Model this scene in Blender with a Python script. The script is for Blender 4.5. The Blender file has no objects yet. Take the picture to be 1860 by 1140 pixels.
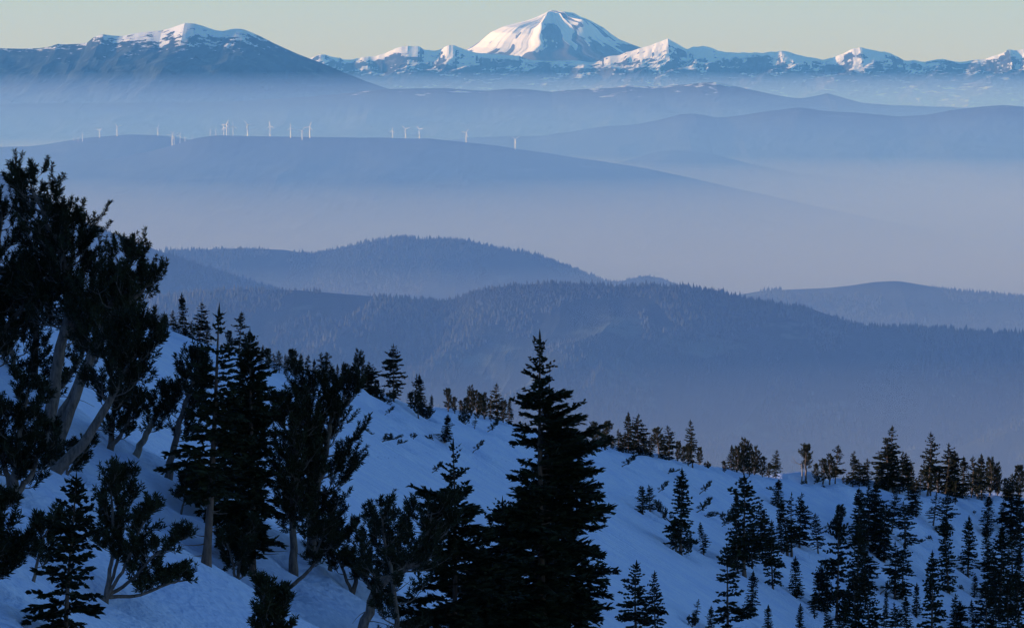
import bpy, math, random
import numpy as np
from mathutils import Vector

# ------------------------------------------------------------------ camera, sky, sun, exposure
scene = bpy.context.scene
COL = scene.collection
LENS, SENSOR = 190.0, 36.0
F = 1860.0 * LENS / SENSOR                 # focal length in photograph pixels
PITCH = math.atan((570 - 130) / F)         # level line lies 440 px above the picture's middle
cam_data = bpy.data.cameras.new('camera')
cam_data.lens, cam_data.sensor_width = LENS, SENSOR
cam_data.clip_start, cam_data.clip_end = 1.0, 400000.0
cam = bpy.data.objects.new('camera', cam_data)
COL.objects.link(cam)
cam.rotation_euler = (math.radians(90) - PITCH, 0, 0)
scene.camera = cam

SUN_EL, SUN_BACK = math.radians(5.8), math.radians(2.0)   # low sun from the left
SUN_DIR = Vector((-math.cos(SUN_EL) * math.cos(SUN_BACK), -math.cos(SUN_EL) * math.sin(SUN_BACK), math.sin(SUN_EL)))
world = bpy.data.worlds.new('World')
scene.world = world
world.use_nodes = True
wn = world.node_tree
bg = wn.nodes['Background']
sky = wn.nodes.new('ShaderNodeTexSky')
sky.sky_type = 'NISHITA'
sky.sun_disc = False
sky.sun_elevation = SUN_EL
sky.sun_rotation = math.radians(-90.0) - SUN_BACK
sky.altitude = 2400
sky.air_density, sky.dust_density, sky.ozone_density = 1.0, 0.6, 3.05
wn.links.new(sky.outputs['Color'], bg.inputs['Color'])
bg.inputs['Strength'].default_value = 0.15
sun_data = bpy.data.lights.new('sun', 'SUN')
sun_data.energy, sun_data.angle, sun_data.color = 4.8, math.radians(0.5), (1.0, 0.82, 0.76)
sun = bpy.data.objects.new('sun', sun_data)
COL.objects.link(sun)
sun.rotation_euler = SUN_DIR.to_track_quat('Z', 'Y').to_euler()
scene.view_settings.view_transform = 'Standard'
scene.view_settings.look = 'None'
scene.view_settings.gamma = 1.0
scene.view_settings.use_curve_mapping = False
scene.view_settings.exposure = 0.62
scene.cycles.use_denoising = True
scene.cycles.transparent_max_bounces = 32
scene.cycles.max_bounces = 5
scene.cycles.diffuse_bounces = 2
scene.cycles.volume_bounces = 0
scene.cycles.sample_clamp_indirect = 4.0

# ------------------------------------------------------------------ helpers
def px_at(u, v, y):
    """The point of the sight line through photograph pixel (u, v) at distance y."""
    a, b = (u - 930.0) / F, -(v - 570.0) / F
    cp, sp = math.cos(PITCH), math.sin(PITCH)
    dx, dy, dz = a, cp + b * sp, -sp + b * cp
    return dx / dy * y, y, dz / dy * y

def tag(o, label=None, cat=None, group=None, kind=None):
    for k, v in (('label', label), ('category', cat), ('group', group), ('kind', kind)):
        if v is not None:
            o[k] = v
    return o

def mesh_from(name, V, Fc, mat, smooth=False):
    V = np.asarray(V, dtype=np.float32)
    Fc = np.asarray(Fc, dtype=np.int32)
    n, k = Fc.shape
    me = bpy.data.meshes.new(name)
    me.vertices.add(len(V)); me.vertices.foreach_set('co', V.ravel())
    me.loops.add(n * k); me.loops.foreach_set('vertex_index', Fc.ravel())
    me.polygons.add(n)
    me.polygons.foreach_set('loop_start', np.arange(n, dtype=np.int32) * k)
    try:
        me.polygons.foreach_set('loop_total', np.full(n, k, dtype=np.int32))
    except Exception:
        pass
    me.update(calc_edges=True)
    me.polygons.foreach_set('use_smooth', np.full(n, bool(smooth)))
    if mat is not None:
        me.materials.append(mat)
    return me

def link(name, me, parent=None):
    o = bpy.data.objects.new(name, me)
    COL.objects.link(o)
    if parent is not None:
        o.parent = parent
    return o

def hash2(ix, iy, seed):
    h = (ix.astype(np.int64) * 374761393 + iy.astype(np.int64) * 668265263 + seed * 974634777) & 0xFFFFFFFF
    h = ((h ^ (h >> 13)) * 1274126177) & 0xFFFFFFFF
    h = (h ^ (h >> 16)) & 0xFFFFFFFF
    return h.astype(np.float64) / 4294967295.0

def vnoise(x, y, seed=0):
    ix, iy = np.floor(x), np.floor(y)
    fx, fy = x - ix, y - iy
    fx = fx * fx * fx * (fx * (fx * 6 - 15) + 10); fy = fy * fy * fy * (fy * (fy * 6 - 15) + 10)
    a, b = hash2(ix, iy, seed), hash2(ix + 1, iy, seed)
    c, d = hash2(ix, iy + 1, seed), hash2(ix + 1, iy + 1, seed)
    return (a + (b - a) * fx) * (1 - fy) + (c + (d - c) * fx) * fy

def fbm(x, y, octs=4, seed=0, gain=0.5):
    s, a, t = 0.0, 1.0, 0.0
    for o in range(octs):
        s = s + a * vnoise(x * 2 ** o + 17.3 * o, y * 2 ** o - 9.1 * o, seed + o)
        t += a; a *= gain
    return s / t

def ridged(x, y, octs=4, seed=0, gain=0.5):
    s, a, t = 0.0, 1.0, 0.0
    for o in range(octs):
        s = s + a * (1 - np.abs(2 * vnoise(x * 2 ** o + 5.7 * o, y * 2 ** o + 3.3 * o, seed + o) - 1))
        t += a; a *= gain
    return s / t

def grid_faces(ny, nx):
    i = np.arange((ny - 1) * (nx - 1))
    r, c = i // (nx - 1), i % (nx - 1)
    a = r * nx + c
    return np.stack([a, a + 1, a + nx + 1, a + nx], 1)

def smooth(t):
    t = np.clip(t, 0, 1)
    return t * t * (3 - 2 * t)

# ------------------------------------------------------------------ materials
def new_mat(name):
    m = bpy.data.materials.new(name); m.use_nodes = True
    nt = m.node_tree
    return m, nt, nt.nodes['Principled BSDF']

def N(nt, kind, **kw):
    n = nt.nodes.new(kind)
    for k, v in kw.items():
        if k in n.inputs.keys():
            n.inputs[k].default_value = v
        else:
            setattr(n, k, v)
    return n

def ramp(nt, src, stops):
    r = nt.nodes.new('ShaderNodeValToRGB')
    e = r.color_ramp.elements
    while len(e) < len(stops):
        e.new(0.5)
    for k, (p, c) in enumerate(stops):
        e[k].position = p
        e[k].color = (c, c, c, 1) if isinstance(c, (int, float)) else (*c, 1)
    nt.links.new(src, r.inputs['Fac'])
    return r

def mix(nt, fac, a, b):
    m = nt.nodes.new('ShaderNodeMix'); m.data_type = 'RGBA'
    for sock, v in ((m.inputs[0], fac), (m.inputs[6], a), (m.inputs[7], b)):
        if hasattr(v, 'links'):
            nt.links.new(v, sock)
        elif isinstance(v, (int, float)):
            sock.default_value = v
        else:
            sock.default_value = (*v, 1)
    return m.outputs[2]

def math_n(nt, op, a, b=None):
    m = nt.nodes.new('ShaderNodeMath'); m.operation = op
    for sock, v in zip(m.inputs, (a, b)):
        if v is None:
            continue
        if hasattr(v, 'links'):
            nt.links.new(v, sock)
        else:
            sock.default_value = v
    return m.outputs[0]

def snow_material():
    m, nt, p = new_mat('snow')
    tc = N(nt, 'ShaderNodeTexCoord')
    big = N(nt, 'ShaderNodeTexNoise', Scale=0.35, Detail=5.0); nt.links.new(tc.outputs['Object'], big.inputs['Vector'])
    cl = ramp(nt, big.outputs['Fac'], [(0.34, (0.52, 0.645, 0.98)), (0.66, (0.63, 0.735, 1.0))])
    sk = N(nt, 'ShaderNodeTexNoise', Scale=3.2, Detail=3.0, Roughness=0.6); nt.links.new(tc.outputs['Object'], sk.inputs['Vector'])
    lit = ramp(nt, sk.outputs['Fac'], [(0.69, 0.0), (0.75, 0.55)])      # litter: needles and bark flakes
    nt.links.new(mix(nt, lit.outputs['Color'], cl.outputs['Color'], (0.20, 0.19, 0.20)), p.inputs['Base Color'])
    # wind and melt streaks that run down the fall line, and grain
    mp = N(nt, 'ShaderNodeMapping'); mp.inputs['Rotation'].default_value = (0, 0, math.radians(-22)); mp.inputs['Scale'].default_value = (0.10, 1.3, 0.1)
    nt.links.new(tc.outputs['Object'], mp.inputs['Vector'])
    st = N(nt, 'ShaderNodeTexNoise', Scale=1.0, Detail=4.0); nt.links.new(mp.outputs['Vector'], st.inputs['Vector'])
    gr = N(nt, 'ShaderNodeTexNoise', Scale=2.2, Detail=6.0); nt.links.new(tc.outputs['Object'], gr.inputs['Vector'])
    h = math_n(nt, 'ADD', math_n(nt, 'MULTIPLY', st.outputs['Fac'], 0.9), math_n(nt, 'MULTIPLY', gr.outputs['Fac'], 0.5))
    b = N(nt, 'ShaderNodeBump', Strength=0.75, Distance=0.7); nt.links.new(h, b.inputs['Height'])
    nt.links.new(b.outputs['Normal'], p.inputs['Normal'])
    p.inputs['Roughness'].default_value = 0.62
    return m

def forest_floor_material(name, col, snow=None):
    """Forested ground: dark conifer green with lighter clearings; snow = (z0, z1, noise scale, threshold) adds old snow high up."""
    m, nt, p = new_mat(name)
    tc = N(nt, 'ShaderNodeTexCoord')
    n1 = N(nt, 'ShaderNodeTexNoise', Scale=0.0016, Detail=9.0, Roughness=0.62); nt.links.new(tc.outputs['Object'], n1.inputs['Vector'])
    c = ramp(nt, n1.outputs['Fac'], [(0.30, tuple(x * 0.6 for x in col)), (0.55, col), (0.75, tuple(x * 1.9 for x in col))])
    n3 = N(nt, 'ShaderNodeTexNoise', Scale=0.0042, Detail=6.0, Roughness=0.7); nt.links.new(tc.outputs['Object'], n3.inputs['Vector'])
    cut = ramp(nt, n3.outputs['Fac'], [(0.57, 0.0), (0.62, 0.8)])                  # clearings, cuts and bare ground
    out = mix(nt, cut.outputs['Color'], c.outputs['Color'], tuple(x * 2.6 + 0.012 for x in col))
    if snow:
        z0, z1, sc, th, steep = snow
        g = N(nt, 'ShaderNodeNewGeometry')
        sp = N(nt, 'ShaderNodeSeparateXYZ'); nt.links.new(g.outputs['Position'], sp.inputs[0])
        hz = N(nt, 'ShaderNodeMapRange'); hz.inputs[1].default_value, hz.inputs[2].default_value = z0, z1
        nt.links.new(sp.outputs['Z'], hz.inputs[0])
        n2 = N(nt, 'ShaderNodeTexNoise', Scale=sc, Detail=8.0, Roughness=0.66); nt.links.new(tc.outputs['Object'], n2.inputs['Vector'])
        s = math_n(nt, 'ADD', n2.outputs['Fac'], math_n(nt, 'MULTIPLY', hz.outputs[0], 0.45))
        sn = N(nt, 'ShaderNodeSeparateXYZ'); nt.links.new(g.outputs['Normal'], sn.inputs[0])
        s = math_n(nt, 'ADD', s, math_n(nt, 'MULTIPLY', math_n(nt, 'SUBTRACT', sn.outputs['Z'], 0.88), steep))
        s2 = ramp(nt, s, [(th, 0.0), (th + 0.05, 1.0)])
        out = mix(nt, s2.outputs['Color'], out, (0.86, 0.87, 0.90))
    nt.links.new(out, p.inputs['Base Color'])
    p.inputs['Roughness'].default_value = 0.9
    p.inputs['Specular IOR Level'].default_value = 0.1
    return m

M_SNOW = snow_material()
M_FOREST = forest_floor_material('forested_slope', (0.020, 0.028, 0.022))
M_VALLEY = forest_floor_material('valley_ground', (0.034, 0.040, 0.034))
M_FARHILL = forest_floor_material('far_forested_hill', (0.034, 0.042, 0.034), (-420, 200, 0.0030, 0.745, 0.4))
M_LEFTMT = forest_floor_material('left_mountain_ground', (0.030, 0.040, 0.036), (60, 700, 0.0060, 0.795, 0.9))
M_RANGE = forest_floor_material('high_range_ground', (0.050, 0.052, 0.056), (-100, 640, 0.0026, 0.715, 1.7))

# ------------------------------------------------------------------ far terrain: ridges read as real relief
def ridge(name, D, pts, base, Wf, Wb, nx, ny, mat, amp, lam, seed, k=1.35, pad=1.12, jag=0.0, jaglam=400.0, skew=0.0, envk=5.0):
    pts = sorted(pts)
    X = np.array([px_at(u, v, D)[0] for u, v in pts]); Z = np.array([px_at(u, v, D)[2] for u, v in pts])
    half = 930.0 / F * D * pad
    xs = np.linspace(-half - 0.05 * D, half + 0.05 * D, nx)
    tf = np.linspace(1, 0, int(ny * 0.75)) ** 1.25
    ys = np.concatenate([D - Wf * tf, D + Wb * (np.linspace(0, 1, ny - int(ny * 0.75) + 1)[1:] ** 1.3)])
    gx, gy = np.meshgrid(xs, ys)
    t = np.where(gy <= D, (D - gy) / Wf, (gy - D) / Wb)
    front = gy <= D
    sx = gx + skew * (D - gy)                                      # spurs run aslant off the crest
    wx = sx + lam * 0.35 * (fbm(gx / lam, gy / lam, 2, seed + 40) - 0.5)
    cr = np.interp(wx + (gx - wx) * (1 - smooth(t * 6)), X, Z)
    cr = cr + jag * (ridged(gx / jaglam, gx * 0 + 0.5, 3, seed + 9) - 0.75)
    spur = ridged(wx / lam, gy / (lam * 2.6), 5, seed, 0.52)
    G = (1 - t) ** k
    env = smooth(t * envk) * (1 - 0.55 * t)
    hgt = np.maximum(cr - base, 0)
    H = base + hgt * G - amp * (1 - spur) * env * (0.35 + 0.65 * np.minimum(hgt / (hgt.max() + 1e-6), 1))
    V = np.stack([gx, gy, H], -1).reshape(-1, 3)
    me = mesh_from(name, V, grid_faces(len(ys), nx), mat, smooth=False)
    o = tag(link(name, me), kind='structure')
    return dict(xs=xs, ys=ys, H=H, D=D, Wf=Wf, Wb=Wb, obj=o)

def sample(R, x, y):
    xs, ys, H = R['xs'], R['ys'], R['H']
    fx = np.clip((np.asarray(x, float) - xs[0]) / (xs[1] - xs[0]), 0, len(xs) - 1.001)
    fy = np.interp(y, ys, np.arange(len(ys)))
    fy = np.clip(fy, 0, len(ys) - 1.001)
    ix, iy = fx.astype(int), np.asarray(fy).astype(int)
    ax, ay = fx - ix, fy - iy
    return (H[iy, ix] * (1 - ax) + H[iy, ix + 1] * ax) * (1 - ay) + (H[iy + 1, ix] * (1 - ax) + H[iy + 1, ix + 1] * ax) * ay

# valley floor: one sheet to the horizon
gx, gy = np.meshgrid(np.linspace(-60000, 60000, 60), np.linspace(2500, 200000, 60))
floor_z = -1400 + 30 * (fbm(gx / 6000, gy / 6000, 3, 3) - 0.5)
tag(link('valley_ground', mesh_from('valley_ground', np.stack([gx, gy, floor_z], -1).reshape(-1, 3), grid_faces(60, 60), M_VALLEY, True)), kind='structure')

RANGE = ridge('high_range', 108000, [(-200, 130), (300, 128), (480, 118), (540, 108), (565, 104), (582, 100), (605, 104), (625, 108), (650, 107), (672, 103),
    (695, 98), (705, 93), (728, 86), (742, 85), (760, 85), (770, 90), (785, 91), (800, 88), (815, 83), (828, 85), (848, 91), (870, 94), (900, 97), (930, 101),
    (965, 106), (1000, 110), (1040, 111), (1080, 108), (1120, 100), (1145, 93), (1160, 88), (1178, 82), (1195, 76), (1213, 71), (1228, 79),
    (1248, 89), (1262, 86), (1275, 84), (1290, 85), (1320, 93), (1345, 98), (1360, 96), (1385, 97), (1400, 93), (1420, 91), (1440, 97), (1470, 104), (1495, 108), (1515, 103), (1535, 95), (1548, 89),
    (1565, 87), (1585, 91), (1605, 95), (1620, 98), (1640, 107), (1660, 109), (1680, 114), (1700, 109), (1715, 107), (1735, 110), (1760, 111), (1790, 108), (1805, 102), (1820, 95), (1833, 87), (1842, 89), (1860, 87),
    (1890, 92), (2100, 118)], -1250, 16000, 9000, 820, 140, M_RANGE, 380, 1000, 11, k=1.7, jag=110, jaglam=520, skew=0.22, envk=16.0)
def volcano(name, D, u0, left, right, seed):
    """Broad snow cone: skyline profiles left and right of the summit, rock ribs running down it."""
    m_px = D / F
    rl = np.array([a * m_px for a, b in left]); zl = np.array([px_at(u0, b, D)[2] for a, b in left])
    rr = np.array([a * m_px for a, b in right]); zr = np.array([px_at(u0, b, D)[2] for a, b in right])
    na, nr = 420, 130
    th = np.linspace(0, 2 * math.pi, na, endpoint=False)
    r = np.linspace(0.0, 1.0, nr) ** 1.15 * 330 * m_px
    R_, T_ = np.meshgrid(r, th, indexing='ij')
    wl = smooth((1 - np.cos(T_)) / 2 * 1.6 - 0.3)
    Z = np.interp(R_, rl, zl) * wl + np.interp(R_, rr, zr) * (1 - wl)
    cx, cy = np.cos(T_) * R_, np.sin(T_) * R_
    env = smooth(R_ / (40 * m_px))
    tw = T_ + 0.25 * (fbm(R_ / 900, T_ * 0, 3, seed) - 0.5)
    fold = ridged(np.cos(tw) * 2.3 + 9, np.sin(tw) * 2.3 + R_ / 6000, 3, seed + 1, 0.35)
    fine = ridged(np.cos(tw) * 13 + 3, np.sin(tw) * 13 + R_ / 2600, 3, seed + 2)
    Z = Z + env * (120 * (fold - 0.8) + 16 * (fine - 0.7)) * (1 - 0.85 * np.abs(np.cos(T_)) ** 6)
    # one bold rib towards the viewer and a shoulder low on the shaded side
    a = np.arctan2(np.sin(T_ + math.radians(99)), np.cos(T_ + math.radians(99)))
    Z = Z + env * 120 * np.exp(-(a / 0.13) ** 2) * np.exp(-R_ / (110 * m_px))
    sx, sy = 62 * m_px, -75 * m_px
    Z = Z + 150 * np.exp(-((cx - sx) / (20 * m_px)) ** 2 - ((cy - sy) / (42 * m_px)) ** 2)
    streak = 0.45 * fbm(np.cos(tw) * 9 + 40, np.sin(tw) * 9 + R_ / 1500, 4, seed + 5) + 0.55 * fbm(cx / 420 + 7, cy / 900 + Z / 700, 4, seed + 6)
    rock = (fine - 0.66) * 0.45 + np.clip(fold - 0.86, 0, 1) * 2.4 + (streak - 0.5) * 3.0 + 0.20 * np.clip(np.cos(T_) + 0.1, 0, 1) - 0.16 * np.clip(-np.cos(T_) + 0.3, 0, 1) + 0.7 * smooth((R_ / m_px - 110) / 90) - 0.12
    rock = smooth(rock / 0.22 + 0.1)
    x0 = px_at(u0, 100, D)[0]
    V = np.stack([x0 + cx, D + cy, Z], -1).reshape(-1, 3)
    i, j = np.meshgrid(np.arange(nr - 1), np.arange(na), indexing='ij')
    j2 = (j + 1) % na
    Fc = np.stack([i * na + j, (i + 1) * na + j, (i + 1) * na + j2, i * na + j2], -1).reshape(-1, 4)
    m, nt, p = new_mat('volcano_snow_and_rock')
    at = N(nt, 'ShaderNodeAttribute', attribute_name='rock')
    tc = N(nt, 'ShaderNodeTexCoord')
    n1 = N(nt, 'ShaderNodeTexNoise', Scale=0.006, Detail=7.0, Roughness=0.65); nt.links.new(tc.outputs['Object'], n1.inputs['Vector'])
    f = math_n(nt, 'ADD', at.outputs['Fac'], math_n(nt, 'MULTIPLY', math_n(nt, 'SUBTRACT', n1.outputs['Fac'], 0.5), 1.1))
    rk = ramp(nt, f, [(0.42, 0.0), (0.56, 1.0)])
    rc = ramp(nt, n1.outputs['Fac'], [(0.3, (0.05, 0.05, 0.055)), (0.7, (0.12, 0.115, 0.115))])
    nt.links.new(mix(nt, rk.outputs['Color'], (0.88, 0.88, 0.90), rc.outputs['Color']), p.inputs['Base Color'])
    p.inputs['Roughness'].default_value = 0.8
    me = mesh_from(name, V, Fc, m, False)
    at_ = me.attributes.new('rock', 'FLOAT', 'POINT'); at_.data.foreach_set('value', rock.ravel().astype(np.float32))
    tag(link(name, me), kind='structure')
volcano('snow_volcano', 112500, 1000, [(0, 19), (8, 23), (25, 31), (45, 38), (65, 43), (85, 48), (107, 58), (125, 73), (143, 85), (175, 100), (220, 118), (330, 165)],
        [(0, 19), (12, 20), (42, 24), (55, 32), (75, 40), (95, 50), (110, 62), (125, 72), (145, 80), (165, 87), (220, 106), (330, 165)], 7)
LEFT = ridge('snowy_mountain', 76000, [(-200, 86), (0, 88), (40, 89), (70, 88), (95, 84), (103, 80), (120, 81), (140, 80), (158, 78), (170, 68), (186, 62), (205, 65), (222, 66), (240, 62), (265, 58), (295, 55),
    (315, 49), (335, 42), (352, 43), (370, 48), (390, 55), (405, 57), (420, 53), (432, 52), (445, 54), (470, 65), (500, 80), (540, 98), (580, 113), (620, 130), (660, 146), (700, 160), (760, 175), (900, 200), (1200, 240), (2100, 260)],
    -1250, 13000, 8000, 520, 110, M_LEFTMT, 200, 700, 23, k=1.6, jag=10, jaglam=260, skew=0.06, envk=9.0)
FARHILL = ridge('distant_hills', 68000, [(-200, 190), (400, 186), (560, 176), (640, 168), (700, 162), (738, 161), (806, 160), (845, 163), (885, 165), (926, 161), (964, 163), (1002, 167), (1024, 164), (1107, 160), (1137, 155), (1170, 157),
    (1205, 157), (1254, 153), (1275, 150), (1299, 149), (1329, 155), (1386, 168), (1423, 175), (1457, 179), (1480, 174), (1502, 169), (1529, 177), (1566, 187), (1612, 191), (1724, 194), (1860, 200), (2100, 205)],
    -1300, 11000, 6000, 320, 64, M_FARHILL, 260, 1200, 31, jag=12, jaglam=350, skew=-0.05)
MIDHILL = ridge('hazy_hills', 54000, [(-200, 300), (500, 285), (760, 262), (851, 250), (926, 247), (979, 247), (1020, 241), (1096, 230), (1160, 225), (1190, 219), (1235, 208), (1260, 206), (1303, 214), (1337, 211), (1401, 201), (1450, 195),
    (1499, 202), (1574, 206), (1630, 212), (1687, 208), (1725, 201), (1770, 195), (1819, 191), (1860, 194), (2000, 185), (2100, 190)],
    -1320, 10000, 6000, 320, 64, M_FARHILL, 170, 1300, 47, jag=10, jaglam=300, skew=0.05)
MIDHILL2 = ridge('hazy_knoll', 48500, [(-200, 420), (900, 330), (1100, 302), (1160, 286), (1195, 276), (1220, 272), (1255, 273), (1290, 278), (1330, 289), (1360, 297), (1450, 315), (1700, 340), (2100, 380)],
    -1340, 7000, 4000, 180, 36, M_VALLEY, 160, 900, 53, jag=8, jaglam=250)
TURB_B = ridge('turbine_back_ridge', 45000, [(-200, 275), (0, 267), (50, 266), (80, 263), (110, 258), (150, 251), (200, 247), (235, 244), (290, 246), (330, 251), (380, 262), (480, 300), (700, 360), (2100, 460)],
    -1340, 9000, 4000, 240, 44, M_VALLEY, 110, 1200, 59, jag=6, jaglam=200)
TURB = ridge('turbine_ridge', 42000, [(-200, 330), (0, 311), (100, 302), (200, 289), (270, 276), (320, 262), (350, 252), (380, 247), (400, 246), (450, 247), (560, 249), (700, 250), (780, 252), (820, 256), (850, 259), (900, 264),
    (950, 272), (1000, 279), (1050, 287), (1100, 294), (1180, 307), (1250, 322), (1350, 345), (1500, 378), (1700, 420), (1860, 445), (2100, 470)],
    -1360, 11000, 5000, 340, 64, M_VALLEY, 120, 1300, 61, jag=6, jaglam=200, skew=0.08)
HILL_R = ridge('wooded_hill_right', 21300, [(-200, 720), (900, 640), (1200, 575), (1330, 537), (1380, 529), (1430, 526), (1500, 523), (1550, 518), (1590, 512), (1630, 510), (1680, 518), (1740, 528), (1800, 536), (1860, 541), (2100, 560)],
    -1380, 4500, 2600, 260, 60, M_FOREST, 240, 520, 67, jag=4, jaglam=150)
HILL_B = ridge('wooded_hill_back', 22500, [(-200, 455), (200, 456), (290, 459), (330, 457), (400, 452), (430, 451), (480, 452), (520, 454), (560, 461), (580, 459), (620, 450), (660, 442), (690, 437), (730, 433), (780, 434), (815, 433), (850, 438),
    (880, 445), (910, 454), (950, 458), (990, 467), (1030, 482), (1070, 499), (1100, 509), (1125, 511), (1145, 507), (1172, 501), (1200, 505), (1235, 518), (1300, 548), (1500, 620), (2100, 760)],
    -1390, 4200, 2400, 320, 80, M_FOREST, 260, 620, 71, jag=4, jaglam=130, skew=0.1)
HILL_L = ridge('wooded_slope_left', 19000, [(-200, 190), (0, 315), (100, 372), (135, 396), (160, 406), (210, 426), (250, 441), (300, 460), (400, 492), (520, 530), (700, 590), (1000, 700), (2100, 900)],
    -1390, 3400, 2200, 300, 60, M_FOREST, 120, 420, 73, jag=3, jaglam=120)
HILL_F = ridge('wooded_hill_front', 15500, [(-200, 575), (100, 560), (250, 541), (350, 530), (440, 525), (540, 527), (640, 535), (740, 543), (800, 547), (830, 542), (860, 530), (900, 522), (960, 517), (1000, 515), (1040, 516), (1090, 518),
    (1130, 522), (1180, 519), (1240, 520), (1280, 527), (1320, 535), (1360, 547), (1410, 554), (1470, 559), (1520, 577), (1560, 590), (1600, 594), (1650, 594), (1720, 602), (1780, 608), (1860, 605), (2100, 590)],
    -1395, 5200, 2600, 380, 110, M_FOREST, 300, 640, 79, jag=3, jaglam=110, skew=0.32)

# ------------------------------------------------------------------ near snow slopes
CR = [(285, 603, 620), (330, 620, 632), (430, 650, 650), (520, 680, 665), (620, 703, 680), (700, 731, 700), (790, 745, 722), (900, 766, 748), (1080, 813, 795), (1180, 830, 815), (1280, 851, 840), (1340, 862, 852), (1385, 867, 863), (1425, 860, 872), (1455, 870, 881),
      (1490, 872, 889), (1530, 871, 896), (1560, 881, 902), (1640, 894, 916), (1720, 902, 928), (1780, 898, 938), (1860, 907, 950)]
CP = np.array([px_at(u, v, D) for u, v, D in CR])
c0, c1 = CP[0], CP[2]
d0 = (c1 - c0) / (c1[1] - c0[1])
e0, e1 = CP[-4], CP[-1]
d1 = (e1 - e0) / (e1[1] - e0[1])
CP = np.concatenate([[c0 + np.array([-0.30, -1, 0.17]) * 500], [c0 + np.array([-0.30, -1, 0.17]) * 120], CP, [e1 + np.array([0.45, 1, -0.10]) * 100], [e1 + np.array([0.45, 1, -0.10]) * 500]])

def near_height(x, y):
    x, y = np.asarray(x, float), np.asarray(y, float)
    # far face below the crest
    xc, zc = np.interp(y, CP[:, 1], CP[:, 0]), np.interp(y, CP[:, 1], CP[:, 2])
    p = (x - xc) * 0.93
    w = 5.0 + 5.0 * smooth((y - 820) / 40)
    f = np.where(p > 0, 0.66 * (np.sqrt(p * p + w * w) - w), 0.55 * (np.sqrt(p * p + 9.0) - 3.0))
    hum = 3.0 * (fbm(x / 17, y / 30, 3, 5) - 0.5) + 0.7 * (fbm(x / 4.5, y / 7, 3, 6) - 0.5)
    rightness = smooth((x - 15) / 50)
    A = zc - f + hum * (0.22 + 1.1 * rightness) * smooth(p / 8)
    A = np.maximum(A, -400 + 0 * A)
    # near rib
    B = -15.0 - 0.57 * (x + 19) - 0.05 * (y - 200)
    s = (x * 0.25 + y * 0.97)                                     # folds that slant across the slope
    B = B + 1.25 * np.sin((s + 6 * fbm(x / 30, y / 40, 2, 8)) / 7.2) * smooth((y - 120) / 60) + 1.1 * (fbm(x / 11, y / 20, 3, 7) - 0.5) + 0.5 * (fbm(x / 2.6, y / 5, 3, 12) - 0.5)
    over = np.maximum(y - 246, 0)
    B = B - 0.75 * (np.sqrt(over * over + 100) - 10)
    m = 2.0
    return B + m * np.logaddexp(0, (A - B) / m)                              # soft union

def axis(parts):
    out = [parts[0][0]]
    for a, b, st in parts:
        n = max(1, int(round((b - a) / st)))
        out += list(np.linspace(a, b, n + 1)[1:])
    return np.array(out)

AX = axis([(-700, -160, 12), (-160, -60, 3), (-60, 20, 0.8), (20, 120, 1.0), (120, 260, 7)])
AY = axis([(40, 110, 3), (110, 290, 0.9), (290, 560, 3), (560, 960, 1.5), (960, 1400, 20)])
gx, gy = np.meshgrid(AX, AY)
NZ = near_height(gx, gy)
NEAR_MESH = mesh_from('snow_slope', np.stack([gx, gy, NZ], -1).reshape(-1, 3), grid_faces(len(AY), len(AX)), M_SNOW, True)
tag(link('snow_slope', NEAR_MESH), kind='structure')

RAY_Y = np.concatenate([np.arange(90, 1050, 0.5)])
def ground_hit(u, v):
    """Where the sight line through pixel (u, v) first meets the snow; None if it passes over it."""
    x1, _, z1 = px_at(u, v, 1.0)
    h = near_height(x1 * RAY_Y, RAY_Y) - z1 * RAY_Y
    k = np.argmax(h > 0)
    if h[k] <= 0:
        # over the crest: stand it on the crest below the sight line
        k = np.argmax(h[RAY_Y > 400]) + np.argmax(RAY_Y > 400)
        return x1 * RAY_Y[k], RAY_Y[k], float(near_height(x1 * RAY_Y[k], RAY_Y[k]))
    y = RAY_Y[k]
    return x1 * y, y, float(near_height(x1 * y, y))

# ------------------------------------------------------------------ tree materials
def foliage_material(name, c0, c1, scale):
    m, nt, p = new_mat(name)
    tc = N(nt, 'ShaderNodeTexCoord')
    n1 = N(nt, 'ShaderNodeTexNoise', Scale=scale, Detail=3.0); nt.links.new(tc.outputs['Object'], n1.inputs['Vector'])
    oi = N(nt, 'ShaderNodeObjectInfo')
    f = math_n(nt, 'ADD', n1.outputs['Fac'], math_n(nt, 'MULTIPLY', math_n(nt, 'SUBTRACT', oi.outputs['Random'], 0.5), 0.25))
    c = ramp(nt, f, [(0.30, c0), (0.72, c1)])
    nt.links.new(c.outputs['Color'], p.inputs['Base Color'])
    p.inputs['Roughness'].default_value = 0.7
    p.inputs['Specular IOR Level'].default_value = 0.15
    return m

def bark_material(name, c0, c1):
    m, nt, p = new_mat(name)
    tc = N(nt, 'ShaderNodeTexCoord')
    mp = N(nt, 'ShaderNodeMapping'); mp.inputs['Scale'].default_value = (5, 5, 1.4); nt.links.new(tc.outputs['Object'], mp.inputs['Vector'])
    n1 = N(nt, 'ShaderNodeTexNoise', Scale=1.6, Detail=6.0, Roughness=0.65); nt.links.new(mp.outputs['Vector'], n1.inputs['Vector'])
    c = ramp(nt, n1.outputs['Fac'], [(0.32, c0), (0.66, c1)])
    nt.links.new(c.outputs['Color'], p.inputs['Base Color'])
    b = N(nt, 'ShaderNodeBump', Strength=0.8, Distance=0.05); nt.links.new(n1.outputs['Fac'], b.inputs['Height']); nt.links.new(b.outputs['Normal'], p.inputs['Normal'])
    p.inputs['Roughness'].default_value = 0.9
    return m

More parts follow.
